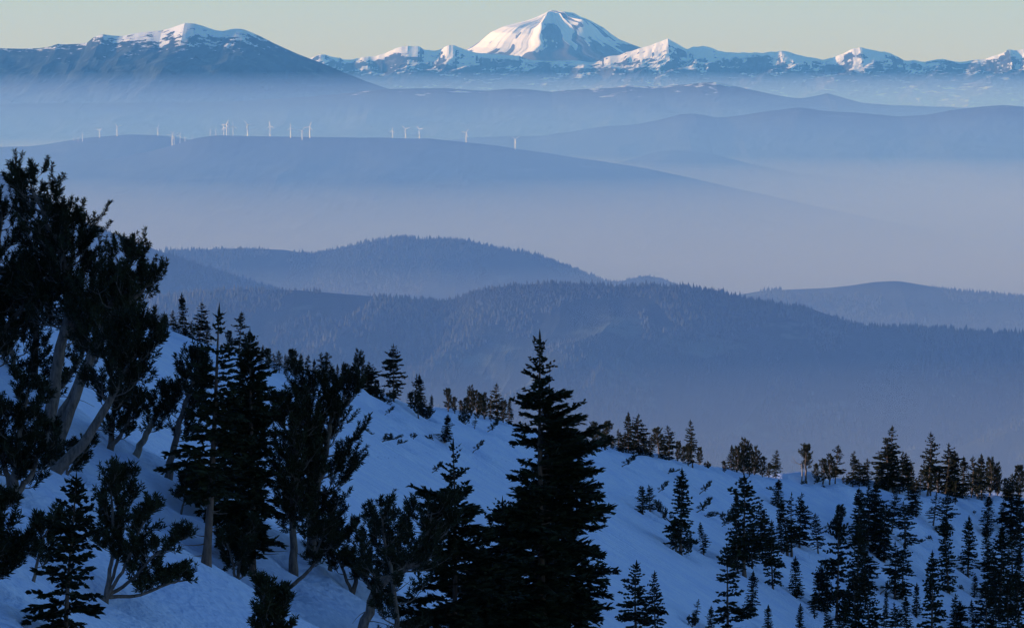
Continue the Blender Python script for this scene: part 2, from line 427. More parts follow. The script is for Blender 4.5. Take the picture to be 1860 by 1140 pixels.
M_FIR = foliage_material('fir_needles', (0.010, 0.014, 0.008), (0.030, 0.036, 0.016), 1.2)
M_PINE = foliage_material('pine_needles', (0.010, 0.015, 0.008), (0.036, 0.040, 0.018), 1.0)
M_BARK = bark_material('fir_bark', (0.055, 0.038, 0.032), (0.17, 0.115, 0.095))
M_PALE = bark_material('pine_bark', (0.055, 0.042, 0.038), (0.20, 0.155, 0.135))
M_DEAD = bark_material('dead_wood', (0.16, 0.13, 0.11), (0.36, 0.30, 0.26))

# ------------------------------------------------------------------ tree builders
UPV = np.array([0.0, 0.0, 1.0])
def unit(v):
    return v / np.maximum(np.linalg.norm(v, axis=-1, keepdims=True), 1e-9)

def kites(P, D, L, W, S):
    L, W = L[:, None], W[:, None]
    V = np.stack([P, P + D * L * 0.42 + S * W * 0.5, P + D * L, P + D * L * 0.42 - S * W * 0.5], 1).reshape(-1, 3)
    return V, np.arange(len(P) * 4).reshape(-1, 4)

class Tubes:
    def __init__(self):
        self.V, self.F, self.n = [], [], 0
    def add(self, pts, rads, sides=6):
        pts = np.asarray(pts, float); rads = np.asarray(rads, float)
        T = unit(np.gradient(pts, axis=0))
        ref = np.array([0.31, 0.95, 0.05])
        A = unit(np.cross(T, ref)); B = np.cross(T, A)
        a = np.arange(sides) / sides * 2 * math.pi
        ring = pts[:, None, :] + rads[:, None, None] * (A[:, None, :] * np.cos(a)[None, :, None] + B[:, None, :] * np.sin(a)[None, :, None])
        n = len(pts)
        self.V.append(ring.reshape(-1, 3))
        r, c = np.meshgrid(np.arange(n - 1), np.arange(sides), indexing='ij')
        c2 = (c + 1) % sides
        self.F.append(self.n + np.stack([r * sides + c, r * sides + c2, (r + 1) * sides + c2, (r + 1) * sides + c], -1).reshape(-1, 4))
        self.n += n * sides
    def mesh(self, name, mat):
        return mesh_from(name, np.concatenate(self.V), np.concatenate(self.F), mat, True)

def spline(pts, n):
    """Smooth curve through a few points."""
    pts = np.asarray(pts, float)
    if len(pts) == 2:
        return pts[0] + (pts[1] - pts[0]) * np.linspace(0, 1, n)[:, None]
    t = np.concatenate([[0], np.cumsum(np.linalg.norm(np.diff(pts, axis=0), axis=1))]); t /= t[-1]
    P = np.concatenate([[2 * pts[0] - pts[1]], pts, [2 * pts[-1] - pts[-2]]])
    u = np.linspace(0, 1, n)
    k = np.clip(np.searchsorted(t, u, 'right') - 1, 0, len(pts) - 2)
    f = ((u - t[k]) / (t[k + 1] - t[k]))[:, None]
    p0, p1, p2, p3 = P[k], P[k + 1], P[k + 2], P[k + 3]
    return 0.5 * (2 * p1 + (p2 - p0) * f + (2 * p0 - 5 * p1 + 4 * p2 - p3) * f ** 2 + (3 * p1 - p0 - 3 * p2 + p3) * f ** 3)

def fir(seed, H, R, h0=0.06, step=0.34, coarse=1.0, bend=0.02, leader=0.0, power=0.85, gap=0.0, dead=6, side=None, tr=0.014, lush=1.0, lump=0.45):
    """Fir: tapered trunk, whorls of boughs, each a flat spray of needle twigs. leader: bare top part; gap: share of boughs missing; side: (azimuth, weight) lopsided crown."""
    rng = np.random.default_rng(seed)
    zz = np.linspace(0, 1, 14)
    ph = rng.uniform(0, 6.28, 2)
    trunk = np.stack([bend * H * np.sin(zz * 2.6 + ph[0]) - bend * H * math.sin(ph[0]), bend * H * np.sin(zz * 2.1 + ph[1]) - bend * H * math.sin(ph[1]), zz * H], 1)
    tb = Tubes()
    tb.add(np.concatenate([[trunk[0] - [0, 0, 0.05 * H]], trunk]), np.concatenate([[tr * H * 1.35], tr * H * (1 - zz) ** 0.9 + 0.012 + 0.4 * tr * H * np.exp(-zz * 30)]), 8)
    P, D, L, W, S = [], [], [], [], []
    z = h0 * H
    while z < H * 0.985:
        zn = z / H
        nb = int(rng.integers(4, 7))
        az0 = rng.uniform(0, 6.28)
        top = zn > 1 - leader
        prof = (1 - zn) ** power
        prof *= min(1, 0.5 + 0.5 * (zn - h0) / 0.14)
        wob = 0.78 + 0.44 * vnoise(np.array([z * 0.9 + seed]), np.array([seed * 1.7]), seed)[0]
        for b in range(nb):
            if rng.random() < gap or (top and rng.random() < 0.45):
                continue
            az = az0 + b * 6.283 / nb + rng.normal(0, 0.25)
            Lb = R * prof * wob * rng.uniform(0.62, 1.18) + 0.10 * coarse * min(1, (1 - zn) * 5)
            nz_ = vnoise(np.array([math.cos(az) * 1.3 + 50 + seed]), np.array([math.sin(az) * 1.3 + z / (0.115 * H)]), seed + 5)[0]
            Lb *= 1 + lump * 2.0 * (nz_ - 0.5)
            if nz_ < 0.22 * lump * 2 and rng.random() < 0.75:
                continue
            if rng.random() < 0.08:
                Lb *= 1.22
            if side:
                Lb *= 1 + side[1] * math.cos(az - side[0])
            if top:
                Lb *= 0.6
            pitch = math.radians(-14 + 46 * zn ** 1.4 + rng.normal(0, 7))
            dh = np.array([math.cos(az), math.sin(az), 0.0])
            base = np.array([np.interp(z, trunk[:, 2], trunk[:, 0]), np.interp(z, trunk[:, 2], trunk[:, 1]), z + rng.normal(0, 0.05)])
            tp = math.tan(pitch)
            def bp(s):
                s = np.asarray(s)[..., None]
                return base + dh * Lb * s + UPV * Lb * (tp * s - 0.20 * s ** 2 + 0.16 * s ** 3)
            ss = np.linspace(0, 1, 4)
            tb.add(bp(ss), (0.008 + 0.011 * Lb) * coarse ** 0.3 * (1 - ss * 0.85), 3)
            nt_ = max(3, int(Lb * (1 - 0.12) / (0.115 * coarse) * lush))
            s = np.linspace(0.14, 0.98, nt_) + rng.normal(0, 0.015, nt_)
            p = bp(s)
            tang = unit(bp(s + 0.02) - bp(s - 0.02))
            lat = unit(np.cross(tang, UPV))
            for sg in (-1, 1):
                ang = np.radians(rng.uniform(34, 66, nt_))[:, None]
                d = unit(tang * np.cos(ang) + lat * sg * np.sin(ang) + UPV * rng.normal(0.02, 0.26, nt_)[:, None])
                ln = (0.33 * Lb * (1 - s) ** 0.5 * np.minimum(1, s / 0.25) + 0.20 * coarse ** 0.6 * min(1, 0.30 + (1 - zn) * 4)) * rng.uniform(0.65, 1.25, nt_)
                ln = np.minimum(ln, 1.0)
                w = (0.13 + 0.05 * ln) * coarse * min(1, 0.5 + (1 - zn) * 4) * rng.uniform(0.8, 1.3, nt_)
                sd = unit(np.cross(d, UPV) + UPV * rng.normal(0, 0.5, nt_)[:, None])
                P.append(p); D.append(d); L.append(ln); W.append(w); S.append(sd)
                P.append(p); D.append(unit(d + UPV * 0.12)); L.append(ln * 0.9); W.append(w * 0.8); S.append(unit(np.cross(sd, d)))
                # twiglets off the longer twigs
                big = ln > 0.34 * coarse
                for fr in (0.35, 0.65):
                    for s2 in (-1, 1):
                        q = p[big] + d[big] * (ln[big] * fr)[:, None]
                        if len(q):
                            lt = unit(np.cross(d[big], UPV))
                            dd = unit(d[big] * 0.7 + lt * s2 * 0.75 + UPV * rng.normal(-0.05, 0.2, len(q))[:, None])
                            P.append(q); D.append(dd); L.append(ln[big] * rng.uniform(0.32, 0.5, len(q))); W.append(w[big] * 0.85); S.append(unit(np.cross(dd, UPV) + UPV * rng.normal(0, 0.6, len(q))[:, None]))
            e = bp(np.array([0.93])); P.append(e); D.append(unit(tang[-1:] + UPV * 0.1)); L.append(np.array([0.22 * coarse ** 0.5])); W.append(np.array([0.14 * coarse])); S.append(lat[-1:])
        z += step * rng.uniform(0.7, 1.3) * (0.55 + 0.6 * (1 - zn))
    # leading shoot
    e = trunk[-1:] - [0, 0, 0.5]
    for k in range(3):
        a = k * 1.05
        P.append(e); D.append(UPV[None, :]); L.append(np.array([0.75 * coarse ** 0.4])); W.append(np.array([0.11 * coarse])); S.append(np.array([[math.cos(a), math.sin(a), 0]]))
    for k in range(dead):
        z = H * rng.uniform(0.03, max(h0 * 1.9, 0.16)); az = rng.uniform(0, 6.28); Ld = R * rng.uniform(0.3, 0.75)
        dh = np.array([math.cos(az), math.sin(az), 0]); s = np.linspace(0, 1, 5)[:, None]
        tb.add(np.array([np.interp(z, trunk[:, 2], trunk[:, 0]), np.interp(z, trunk[:, 2], trunk[:, 1]), z]) + dh * Ld * s + UPV * Ld * (-0.25 * s + 0.22 * s ** 2), 0.028 * (1 - s[:, 0] * 0.8) * max(1, H / 9), 4)
    V, Fc = kites(np.concatenate(P), np.concatenate(D), np.concatenate(L), np.concatenate(W), np.concatenate(S))
    return tb.mesh('fir_trunk', M_BARK), mesh_from('fir_crown', V, Fc, M_FIR)

def tufts(sp, sd, sl, K, klen, kwid, rng):
    """Bottle-brush shoots: K needle blades round each shoot."""
    n = len(sp)
    sd = unit(sd)
    A = unit(np.cross(sd, np.array([0.3, 0.2, 0.93]))); B = np.cross(sd, A)
    j = np.arange(K)
    ang = j * 2.399 + rng.uniform(0, 6.28, (n, 1))
    tilt = np.radians(rng.uniform(22, 72, (n, K)))
    rad = A[:, None, :] * np.cos(ang)[..., None] + B[:, None, :] * np.sin(ang)[..., None]
    d = unit(sd[:, None, :] * np.cos(tilt)[..., None] + rad * np.sin(tilt)[..., None])
    o = sp[:, None, :] + sd[:, None, :] * (sl[:, None] * (j / K)[None, :])[..., None]
    ln = klen * rng.uniform(0.7, 1.25, (n, K))
    w = kwid * rng.uniform(0.8, 1.25, (n, K))
    s = unit(np.cross(d, rad + rng.normal(0, 0.6, (n, K, 3))))
    return kites(o.reshape(-1, 3), d.reshape(-1, 3), ln.ravel(), w.ravel(), s.reshape(-1, 3))

def pine(seed, stems, rad=0.14, f0=0.35, limb=1.5, nl=26, coarse=1.0, bare=0, K=12, up=0.55, shoot=0.165, taper=0.6, topw=0.45, bias=None, mat_bark=None, finger=1.0):
    """Whitebark pine: bent stems, rising limbs, needle tufts bunched at the limb ends. stems: list of point lists (local, metres)."""
    rng = np.random.default_rng(seed)
    tb = Tubes()
    SP, SD = [], []
    for si, st in enumerate(stems):
        c = spline(st, 18)
        tt = np.linspace(0, 1, 18)
        r = rad * (1.0 if si == 0 else 0.75)
        c[1:-1] += rng.normal(0, 0.02 * limb, (16, 3))
        tb.add(np.concatenate([[c[0] - unit(c[1] - c[0]) * 0.4 - [0, 0, 0.3]], c]), np.concatenate([[r * 1.25], r * (1 - tt) ** taper + 0.015 + r * 0.3 * np.exp(-tt * 18)]), 8)
        n = max(4, int(nl / len(stems)) if len(stems) > 1 else nl)
        for k in range(n):
            f = f0 + (1 - f0) * ((k + rng.random()) / n) ** 0.9
            b = np.array([np.interp(f, tt, c[:, i]) for i in range(3)])
            tg = unit(np.array([np.interp(min(f + 0.05, 1), tt, c[:, i]) - np.interp(f - 0.05, tt, c[:, i]) for i in range(3)]))
            az = k * 2.399 + rng.normal(0, 0.5)
            fr = (f - f0) / (1 - f0)
            Lb = limb * (topw + (1 - topw) * math.sin(min(1, fr * 1.5 + 0.25) * math.pi * 0.62)) * (1 - 0.55 * fr ** 3) * rng.uniform(0.6, 1.2)
            dh = np.array([math.cos(az), math.sin(az), 0])
            if bias is not None:
                Lb *= 1 + 0.45 * float(np.dot(dh, bias))
            d0 = unit(dh + UPV * rng.uniform(-0.15, 0.5) + tg * 0.35 * fr)
            d1 = unit(d0 * 0.7 + UPV * (up + 0.25 * rng.random()) + rng.normal(0, 0.25, 3))
            pts = [b, b + d0 * Lb * 0.5, b + d0 * Lb * 0.5 + d1 * Lb * 0.5]
            lc = spline(pts, 6)
            tb.add(lc, (0.010 + 0.018 * Lb) * (1 - np.linspace(0, 0.8, 6)) * coarse ** 0.3, 4)
            ns = int(rng.integers(5, 9))
            for q in range(ns):
                g = rng.uniform(0.25, 1.0)
                o = np.array([np.interp(g, np.linspace(0, 1, 6), lc[:, i]) for i in range(3)])
                ld = unit(lc[-1] - lc[0])
                sdv = unit(ld * 0.65 + rng.normal(0, 0.45, 3) + UPV * up * 0.8)
                Ls = min(0.95, 0.30 + 0.26 * Lb) * rng.uniform(0.55, 1.25) * finger
                e = o + sdv * Ls * 0.55 + unit(sdv + UPV * 0.9) * Ls * 0.45
                fc = spline([o, o + sdv * Ls * 0.55, e], 5)
                tb.add(fc[[0, 2, 4]], np.array([0.015, 0.011, 0.006]) * coarse ** 0.3, 3)
                m = max(2, int(Ls / (shoot * coarse)) + 1)
                for w in np.linspace(0.30, 1.0, m):
                    SP.append(np.array([np.interp(w, np.linspace(0, 1, 5), fc[:, i]) for i in range(3)])); SD.append(unit(fc[-1] - fc[-2]) + rng.normal(0, 0.22, 3))
            SP.append(lc[-1]); SD.append(d1 + UPV * 0.4)
        for w in np.linspace(0.9, 1.0, 3):
            SP.append(np.array([np.interp(w, tt, c[:, i]) for i in range(3)])); SD.append(UPV + rng.normal(0, 0.2, 3))
    for k in range(bare):                                           # dead snagged limbs low on the stems
        c = spline(stems[int(rng.integers(len(stems)))], 18)
        f = int(rng.integers(2, 9)); az = rng.uniform(0, 6.28); Ld = limb * rng.uniform(0.4, 0.9)
        s = np.linspace(0, 1, 5)[:, None]
        tb.add(c[f] + np.array([math.cos(az), math.sin(az), 0]) * Ld * s + UPV * Ld * (0.1 * s - 0.35 * s ** 2), 0.026 * (1 - 0.8 * s[:, 0]), 4)
    SP, SD = np.array(SP), np.array(SD)
    V, Fc = tufts(SP, SD, np.full(len(SP), 0.15 * coarse ** 0.6) * rng.uniform(0.7, 1.3, len(SP)), K, 0.19 * coarse ** 0.8, 0.048 * coarse, rng)
    return tb.mesh('pine_trunk', mat_bark or M_PALE), mesh_from('pine_crown', V, Fc, M_PINE)

ORD = ['', 'first', 'second', 'third', 'fourth', 'fifth', 'sixth', 'seventh', 'eighth', 'ninth', 'tenth', 'eleventh', 'twelfth', 'thirteenth', 'fourteenth', 'fifteenth', 'sixteenth', 'seventeenth', 'eighteenth',
       'nineteenth', 'twentieth', 'twenty-first', 'twenty-second', 'twenty-third', 'twenty-fourth', 'twenty-fifth', 'twenty-sixth', 'twenty-seventh', 'twenty-eighth', 'twenty-ninth', 'thirtieth']

def place_tree(name, meshes, loc, label, cat, group=None, scale=(1, 1, 1), rotz=0.0, tilt=(0, 0)):
    e = bpy.data.objects.new(name, None)
    COL.objects.link(e)
    e.empty_display_size = 0.5
    e.location = loc; e.scale = scale; e.rotation_euler = (tilt[0], tilt[1], rotz)
    e.rotation_mode = 'ZYX' if False else 'XYZ'
    tag(e, label, cat, group)
    link('trunk', meshes[0], e)
    if meshes[1] is not None:
        link('crown', meshes[1], e)
    return e

def at_depth(u, v, D):
    """Ground point under pixel column u at distance D."""
    x = px_at(u, v, D)[0]
    return x, D, float(near_height(x, D))

def px_m(D):
    return D / F

# ------------------------------------------------------------------ distant wood on the hills (nobody could count it)
def wood(name, R, n, u0, u1, h0, h1, seed, wid=0.24, tmax=0.8):
    rng = np.random.default_rng(seed)
    D = R['D']
    t = rng.random(n) ** 1.5 * tmax - 0.02
    y = D - np.clip(t, -0.02, 1) * R['Wf']
    x = (rng.uniform(u0, u1, n) - 930) / F * y
    keep = fbm(x / 260, y / 420, 3, seed) > 0.41
    x, y = x[keep], y[keep]
    z = sample(R, x, y)
    n = len(x)
    h = rng.uniform(h0, h1, n) * (0.35 + 1.2 * fbm(x / 240, y / 240, 3, seed + 3)) * rng.uniform(0.75, 1.3, n); r = h * wid * rng.uniform(0.7, 1.2, n)
    a = rng.uniform(0, 6.28, n)
    base = np.stack([x, y, z - 1.0], 1)
    vs = []
    for k in range(5):
        an = a + k * 1.2566
        vs.append(base + np.stack([r * np.cos(an), r * np.sin(an), h * 0.10 + 0 * r], 1))
    vs.append(base + np.stack([rng.normal(0, 0.3, n), 0 * r, h], 1))
    V = np.stack(vs, 1).reshape(-1, 3)
    o = np.arange(n)[:, None, None] * 6
    tri = np.array([[k, (k + 1) % 5, 5] for k in range(5)])[None]
    return tag(link(name, mesh_from(name, V, (o + tri).reshape(-1, 3), M_WOOD)), kind='stuff')
M_WOOD = foliage_material('distant_conifers', (0.012, 0.018, 0.012), (0.050, 0.058, 0.036), 0.004)
wood('forest_front', HILL_F, 52000, -60, 1930, 11, 19, 101)
wood('forest_back', HILL_B, 22000, 120, 1400, 11, 20, 102, tmax=0.6)
wood('forest_right', HILL_R, 14000, 1250, 1930, 12, 20, 103, tmax=0.5)
wood('forest_left', HILL_L, 12000, -60, 700, 10, 17, 104, tmax=0.7)

# ------------------------------------------------------------------ near trees, each built for itself
def near_tree(meshes, name, u, v, D, label, cat, rotz=0.0, group=None, scale=1.0, tilt=(0, 0), sink=0.05):
    x, y, z = at_depth(u, v, D) if D else ground_hit(u, v)
    return place_tree(name, meshes, (x, y, z - sink), label, cat, group, (scale,) * 3, rotz, tilt)

def stem_px(base, pts, D, seed, depth=0.35):
    """Stem through photograph pixels, as local metres at distance D, with its own wander in depth."""
    rng = np.random.default_rng(seed)
    bx, by, bz = at_depth(base[0], base[1], D)
    out = [(0.0, 0.0, 0.0)]
    dy = 0.0
    for u, v in pts:
        x, _, z = px_at(u, v, D)
        dy += rng.normal(0, depth)
        out.append((x - bx, dy, z - bz))
    return out

def near_pine(seed, base, D, stems, label, cat='pine tree', name='pine_tree', **kw):
    if D is None:
        D = ground_hit(*base)[1]
    st = [stem_px(base, s, D, seed + 7 * i) for i, s in enumerate(stems)]
    return near_tree(pine(seed, st, **kw), name, base[0], base[1], D, label, cat)

def near_fir(seed, base, D, top, label, R, **kw):
    if D is None:
        D = ground_hit(*base)[1]
    x, y, z = at_depth(base[0], base[1], D)
    xt, _, zt = px_at(top[0], top[1], D)
    H = zt - z
    lean = math.atan2(xt - x, H)
    return near_tree(fir(seed, H, R, **kw), 'fir_tree', base[0], base[1], D, label, 'fir tree', rotz=0, tilt=(0, lean))

# the big fir in the middle and its neighbours
near_fir(1, (988, 1225), 243, (982, 603), 'biggest near fir, dark and broad, crossing the middle of the hazy hills', 4.0, step=0.32, h0=0.03, power=0.78, lump=0.7, dead=10, side=(0.0, 0.10), gap=0.06, bend=0.006)
near_fir(2, (1012, 1225), 248, (1004, 700), 'second stem of dark fir pressed behind the biggest near fir', 2.5, step=0.36, h0=0.05, power=0.75, dead=4, side=(0.2, 0.25), gap=0.25, bend=0.006)
near_fir(3, (818, 1180), 228, (828, 800), 'young fir with bare pale lower trunk just left of the biggest near fir', 3.1, step=0.36, h0=0.10, power=0.72, dead=16, gap=0.14, leader=0.12)
near_fir(4, (900, 1200), 252, (905, 905), 'dark bushy fir filling the gap between two near firs at the bottom', 2.9, step=0.34, h0=0.03, power=0.6, dead=2)
near_pine(5, (644, 1092), 226, [[(690, 1060), (738, 1027), (772, 985), (785, 925)]], 'leaning pine with thick bent trunk sprawling out of the snow', rad=0.23, f0=0.45, limb=2.0, nl=40, bare=6)
near_pine(6, (720, 1160), 215, [[(718, 1080), (700, 1000), (690, 930)]], 'small dense pine in front of the leaning bent trunk', rad=0.12, f0=0.15, limb=1.5, nl=26)

# middle left firs and pines
near_fir(11, (374, 1030), None, (402, 556), 'tall thin fir with a bare spiky leader above the snow crest', 1.75, step=0.34, h0=0.26, power=0.55, leader=0.16, gap=0.20, dead=16, tr=0.017, bend=0.008)
near_fir(12, (458, 1002), 231, (470, 602), 'full dark fir standing right of the thin spiky-topped fir', 2.15, step=0.30, h0=0.10, power=0.62, dead=10, gap=0.06, lush=1.2)
near_fir(13, (430, 1000), 236, (425, 700), 'dark fir squeezed between the spiky-topped fir and its full neighbour', 1.7, step=0.34, h0=0.05, power=0.55, dead=4)
near_pine(14, (305, 850), 240, [[(318, 800), (333, 745), (352, 690), (368, 645)]], 'dark pine left of the spiky-topped fir with curved trunk foot', rad=0.16, f0=0.25, limb=1.15, nl=34)
near_pine(15, (566, 990), 240, [[(572, 910), (590, 830), (602, 757), (628, 712)], [(566, 900), (558, 800), (560, 695)]], 'two-topped twisted pine right of the full dark fir', rad=0.22, f0=0.16, limb=2.0, nl=84, finger=1.2, bare=5)
near_pine(16, (533, 985), 236, [[(533, 930), (538, 850), (530, 770), (520, 735)]], 'dark pine behind the two-topped twisted pine', rad=0.17, f0=0.2, limb=1.6, nl=52)
near_pine(17, (505, 1078), None, [[(540, 1055), (566, 1026), (580, 985), (590, 955)]], 'thin bowed sapling arching over the snow below the two-topped pine', rad=0.085, f0=0.45, limb=0.9, nl=12)
near_pine(18, (480, 1170), 160, [[(481, 1120), (479, 1068)]], 'short columnar pine at the bottom edge, left one of a pair', rad=0.05, f0=0.08, limb=0.42, nl=26, up=1.0)
near_pine(19, (512, 1178), 160, [[(511, 1130), (512, 1086)]], 'short columnar pine at the bottom edge, right one of a pair', rad=0.05, f0=0.08, limb=0.36, nl=22, up=1.0)
near_pine(20, (382, 938), None, [[(372, 905), (352, 872)]], 'low pine shrub leaning away from the foot of the spiky-topped fir', 'shrub', 'pine_shrub', rad=0.06, f0=0.1, limb=0.8, nl=16)
near_pine(21, (640, 1040), 238, [[(660, 1000), (690, 960), (700, 925)], [(610, 1000), (590, 970)]], 'spreading pine shrub between the two-topped pine and the bent trunk', 'shrub', 'pine_shrub', rad=0.09, f0=0.15, limb=1.0, nl=26)
near_pine(22, (690, 1075), 238, [[(660, 1040), (625, 1020)], [(700, 1045), (735, 1035)]], 'dark low shrub in the hollow behind the bent trunk', 'shrub', 'pine_shrub', rad=0.08, f0=0.1, limb=0.9, nl=26)

near_pine(23, (600, 1010), 242, [[(612, 985), (635, 960)], [(590, 985), (575, 965)]], 'low shrub tangle at the foot of the two-topped pine', 'shrub', 'pine_shrub', rad=0.07, f0=0.1, limb=0.9, nl=22)
near_pine(24, (430, 1012), 228, [[(440, 985), (455, 960)], [(415, 990), (400, 975)]], 'low dark shrub between the trunks of the two dark firs', 'shrub', 'pine_shrub', rad=0.07, f0=0.1, limb=0.8, nl=22)

# big pines at the left
near_pine(31, (88, 806), 233, [[(97, 720), (113, 620), (128, 540), (112, 460), (78, 385), (52, 325)], [(120, 560), (128, 460), (118, 400)]], 'tallest pine in the upper left corner, pale curved lower trunk', rad=0.30, f0=0.40, limb=2.1, nl=88, finger=1.25, taper=0.7, bare=5)
near_pine(32, (96, 812), 230, [[(104, 775), (140, 700), (184, 600), (212, 530), (246, 458)], [(190, 590), (240, 545), (280, 500)]], 'pale-trunked pine leaning away from the tallest pine', rad=0.31, f0=0.44, limb=1.75, nl=62, finger=1.3, taper=0.6)
near_pine(33, (95, 860), None, [[(150, 803), (202, 716), (236, 655), (262, 600)]], 'slanting dark-trunked pine under the pale leaning pine', rad=0.21, f0=0.50, limb=1.7, nl=46, bare=4)
near_pine(34, (-16, 760), 236, [[(-18, 640), (-8, 520), (-2, 430), (0, 375)], [(-10, 620), (40, 560), (60, 500)]], 'dense pine cut by the left edge beside the tallest pine', rad=0.26, f0=0.22, limb=2.0, nl=84, finger=1.2)
near_pine(35, (25, 902), None, [[(30, 840), (40, 770), (50, 700)], [(10, 850), (0, 800), (-5, 740)], [(60, 850), (75, 790)]], 'bushy dark pine rooted at the left edge below the pale trunks', rad=0.15, f0=0.15, limb=1.15, nl=60)
near_pine(36, (-30, 1090), 150, [[(-20, 1020), (0, 950), (15, 905)], [(-10, 1050), (30, 1000)]], 'ragged pine bough reaching in at the lower left edge', rad=0.09, f0=0.2, limb=0.8, nl=30)
near_pine(37, (245, 824), 241, [[(275, 768), (306, 716)]], 'grey leaning trunk behind the slanting pines with sparse tufts', rad=0.15, f0=0.35, limb=1.0, nl=14, taper=0.35, mat_bark=M_DEAD)
near_pine(38, (200, 800), 240, [[(205, 750), (215, 690), (225, 640)], [(230, 770), (245, 720)]], 'dark pine filling the space behind the slanting trunk', rad=0.13, f0=0.15, limb=1.05, nl=32)
near_pine(39, (120, 866), None, [[(140, 835), (165, 808)], [(125, 840), (130, 815)]], 'small tufted shrub at the foot of the slanting pine', 'shrub', 'pine_shrub', rad=0.05, f0=0.1, limb=0.6, nl=18)
near_fir(40, (118, 1178), None, (127, 866), 'young layered fir at the lower left corner', 1.25, step=0.24, h0=0.06, power=0.75, dead=6, gap=0.08)
near_pine(41, (193, 1085), None, [[(205, 1000), (206, 920), (200, 860)], [(215, 1010), (222, 930), (225, 862)], [(240, 1050), (285, 1000), (335, 968)], [(225, 1030), (255, 960), (282, 915)], [(250, 1080), (300, 1060), (340, 1055)]],
          'many-stemmed pine shrub spreading over the snow beside the corner fir', 'shrub', 'pine_shrub', rad=0.07, f0=0.30, limb=0.62, nl=75)
near_pine(42, (60, 1010), 160, [[(75, 985), (92, 950)]], 'thin bough of pine touching the corner fir', 'shrub', 'pine_shrub', rad=0.04, f0=0.2, limb=0.5, nl=12)
near_pine(43, (330, 875), 236, [[(345, 862)]], 'tiny dark shrub poking out of the snow rib', 'shrub', 'pine_shrub', rad=0.03, f0=0.1, limb=0.4, nl=8)

near_pine(44, (62, 800), 246, [[(60, 700), (66, 560), (80, 430)], [(90, 720), (150, 640), (165, 560)], [(30, 720), (20, 600), (28, 480)]], 'dense dark pine directly behind the pale curved trunks', rad=0.2, f0=0.12, limb=1.6, nl=84)

# ------------------------------------------------------------------ kinds for the crest and the far slope
KF = [fir(200, 10, 1.45, step=0.42, coarse=2.0, h0=0.05, power=0.80, dead=3), fir(201, 10, 1.9, step=0.44, coarse=2.0, h0=0.10, power=0.72, gap=0.10, dead=4), fir(202, 10, 1.15, step=0.40, coarse=1.9, h0=0.03, power=0.70, dead=2),
      fir(203, 10, 2.2, step=0.55, coarse=2.1, h0=0.20, power=0.62, gap=0.22, dead=6, bend=0.03), fir(204, 10, 1.6, step=0.5, coarse=2.0, h0=0.12, power=0.55, gap=0.15, dead=5, bend=0.03), fir(205, 10, 1.0, step=0.5, coarse=1.8, h0=0.14, power=0.5, gap=0.3, dead=4, leader=0.15),
      fir(206, 10, 1.7, step=0.40, coarse=2.0, h0=0.03, power=0.95, dead=2),
      fir(208, 10, 1.5, step=0.46, coarse=1.9, h0=0.06, power=0.6, gap=0.18, dead=5, side=(0.3, 0.4), bend=0.025, lump=0.8), fir(209, 10, 1.25, step=0.42, coarse=1.9, h0=0.04, power=0.65, gap=0.1, dead=6, leader=0.1, lump=0.8, bend=0.02)]
def kind_pine(seed, stems, coarse=2.0, **kw):
    return pine(seed, stems, coarse=coarse, K=9, **kw)
KP = [kind_pine(300, [[(0, 0, 0), (0.2, 0.1, 4), (-0.2, 0, 7.5), (0, 0, 10)], [(0, 0, 0), (1.0, 0.4, 4), (1.5, 0.6, 8.6)], [(0, 0, 0), (-1.0, -0.4, 4), (-1.6, 0.2, 8.0)]], rad=0.20, f0=0.12, limb=2.0, nl=72, up=0.7),
      kind_pine(301, [[(0, 0, 0), (0.3, 0, 3.5), (0.9, 0.2, 7), (0.7, 0.3, 10)]], rad=0.28, f0=0.36, limb=2.3, nl=40, up=0.5),
      kind_pine(302, [[(0, 0, 0), (-0.3, 0.2, 4), (0.2, 0.2, 10)]], rad=0.24, f0=0.10, limb=1.9, nl=56, up=0.55),
      kind_pine(303, [[(0, 0, 0), (0.4, 0.3, 5), (0.1, 0, 10)], [(0, 0, 0), (-0.9, 0, 4), (-1.1, 0, 8.8)]], rad=0.22, f0=0.12, limb=1.7, nl=60, up=0.8)]
# half-buried shrubs bowed downhill by the snow: (length about 4 m)
KS = [kind_pine(320, [[(0, 0, 0), (1.2, 0.1, 0.9), (2.6, 0, 2.3), (3.2, 0, 3.3)]], rad=0.12, f0=0.18, limb=1.1, nl=15, up=0.4, coarse=1.35, finger=1.2, bare=3), kind_pine(321, [[(0, 0, 0), (1.4, 0.2, 0.5), (3.0, 0.2, 1.4)], [(0, 0, 0), (0.8, -0.4, 0.9), (1.8, -0.5, 2.0)]], rad=0.10, f0=0.1, limb=1.1, nl=16, up=0.3, coarse=1.35, finger=1.2, bare=3),
      kind_pine(322, [[(0, 0, 0), (0.2, 0, 1.2), (0.3, 0.1, 2.6)], [(0, 0, 0), (-0.8, 0.2, 1.0), (-1.2, 0, 1.9)], [(0, 0, 0), (0.9, 0.2, 0.8), (1.5, 0, 1.7)]], rad=0.08, f0=0.1, limb=1.0, nl=22, up=0.6, coarse=1.35, finger=1.2)]
snag_t = Tubes()
snag_t.add(spline([(0, 0, -0.3), (0.15, 0, 2), (-0.05, 0, 4.6)], 8), 0.24 - 0.02 * np.arange(8), 7)
snag_t.add(spline([(0.0, 0, 4.2), (-1.4, 0.1, 4.9), (-2.6, 0.2, 6.6)], 6), np.linspace(0.10, 0.02, 6), 5)
snag_t.add(spline([(-1.2, 0.1, 4.8), (-2.2, 0, 4.9), (-2.9, 0, 5.7)], 5), np.linspace(0.06, 0.015, 5), 5)
snag_t.add(spline([(0.1, 0, 3.4), (0.8, 0, 4.0), (1.6, 0, 4.1)], 5), np.linspace(0.07, 0.015, 5), 5)

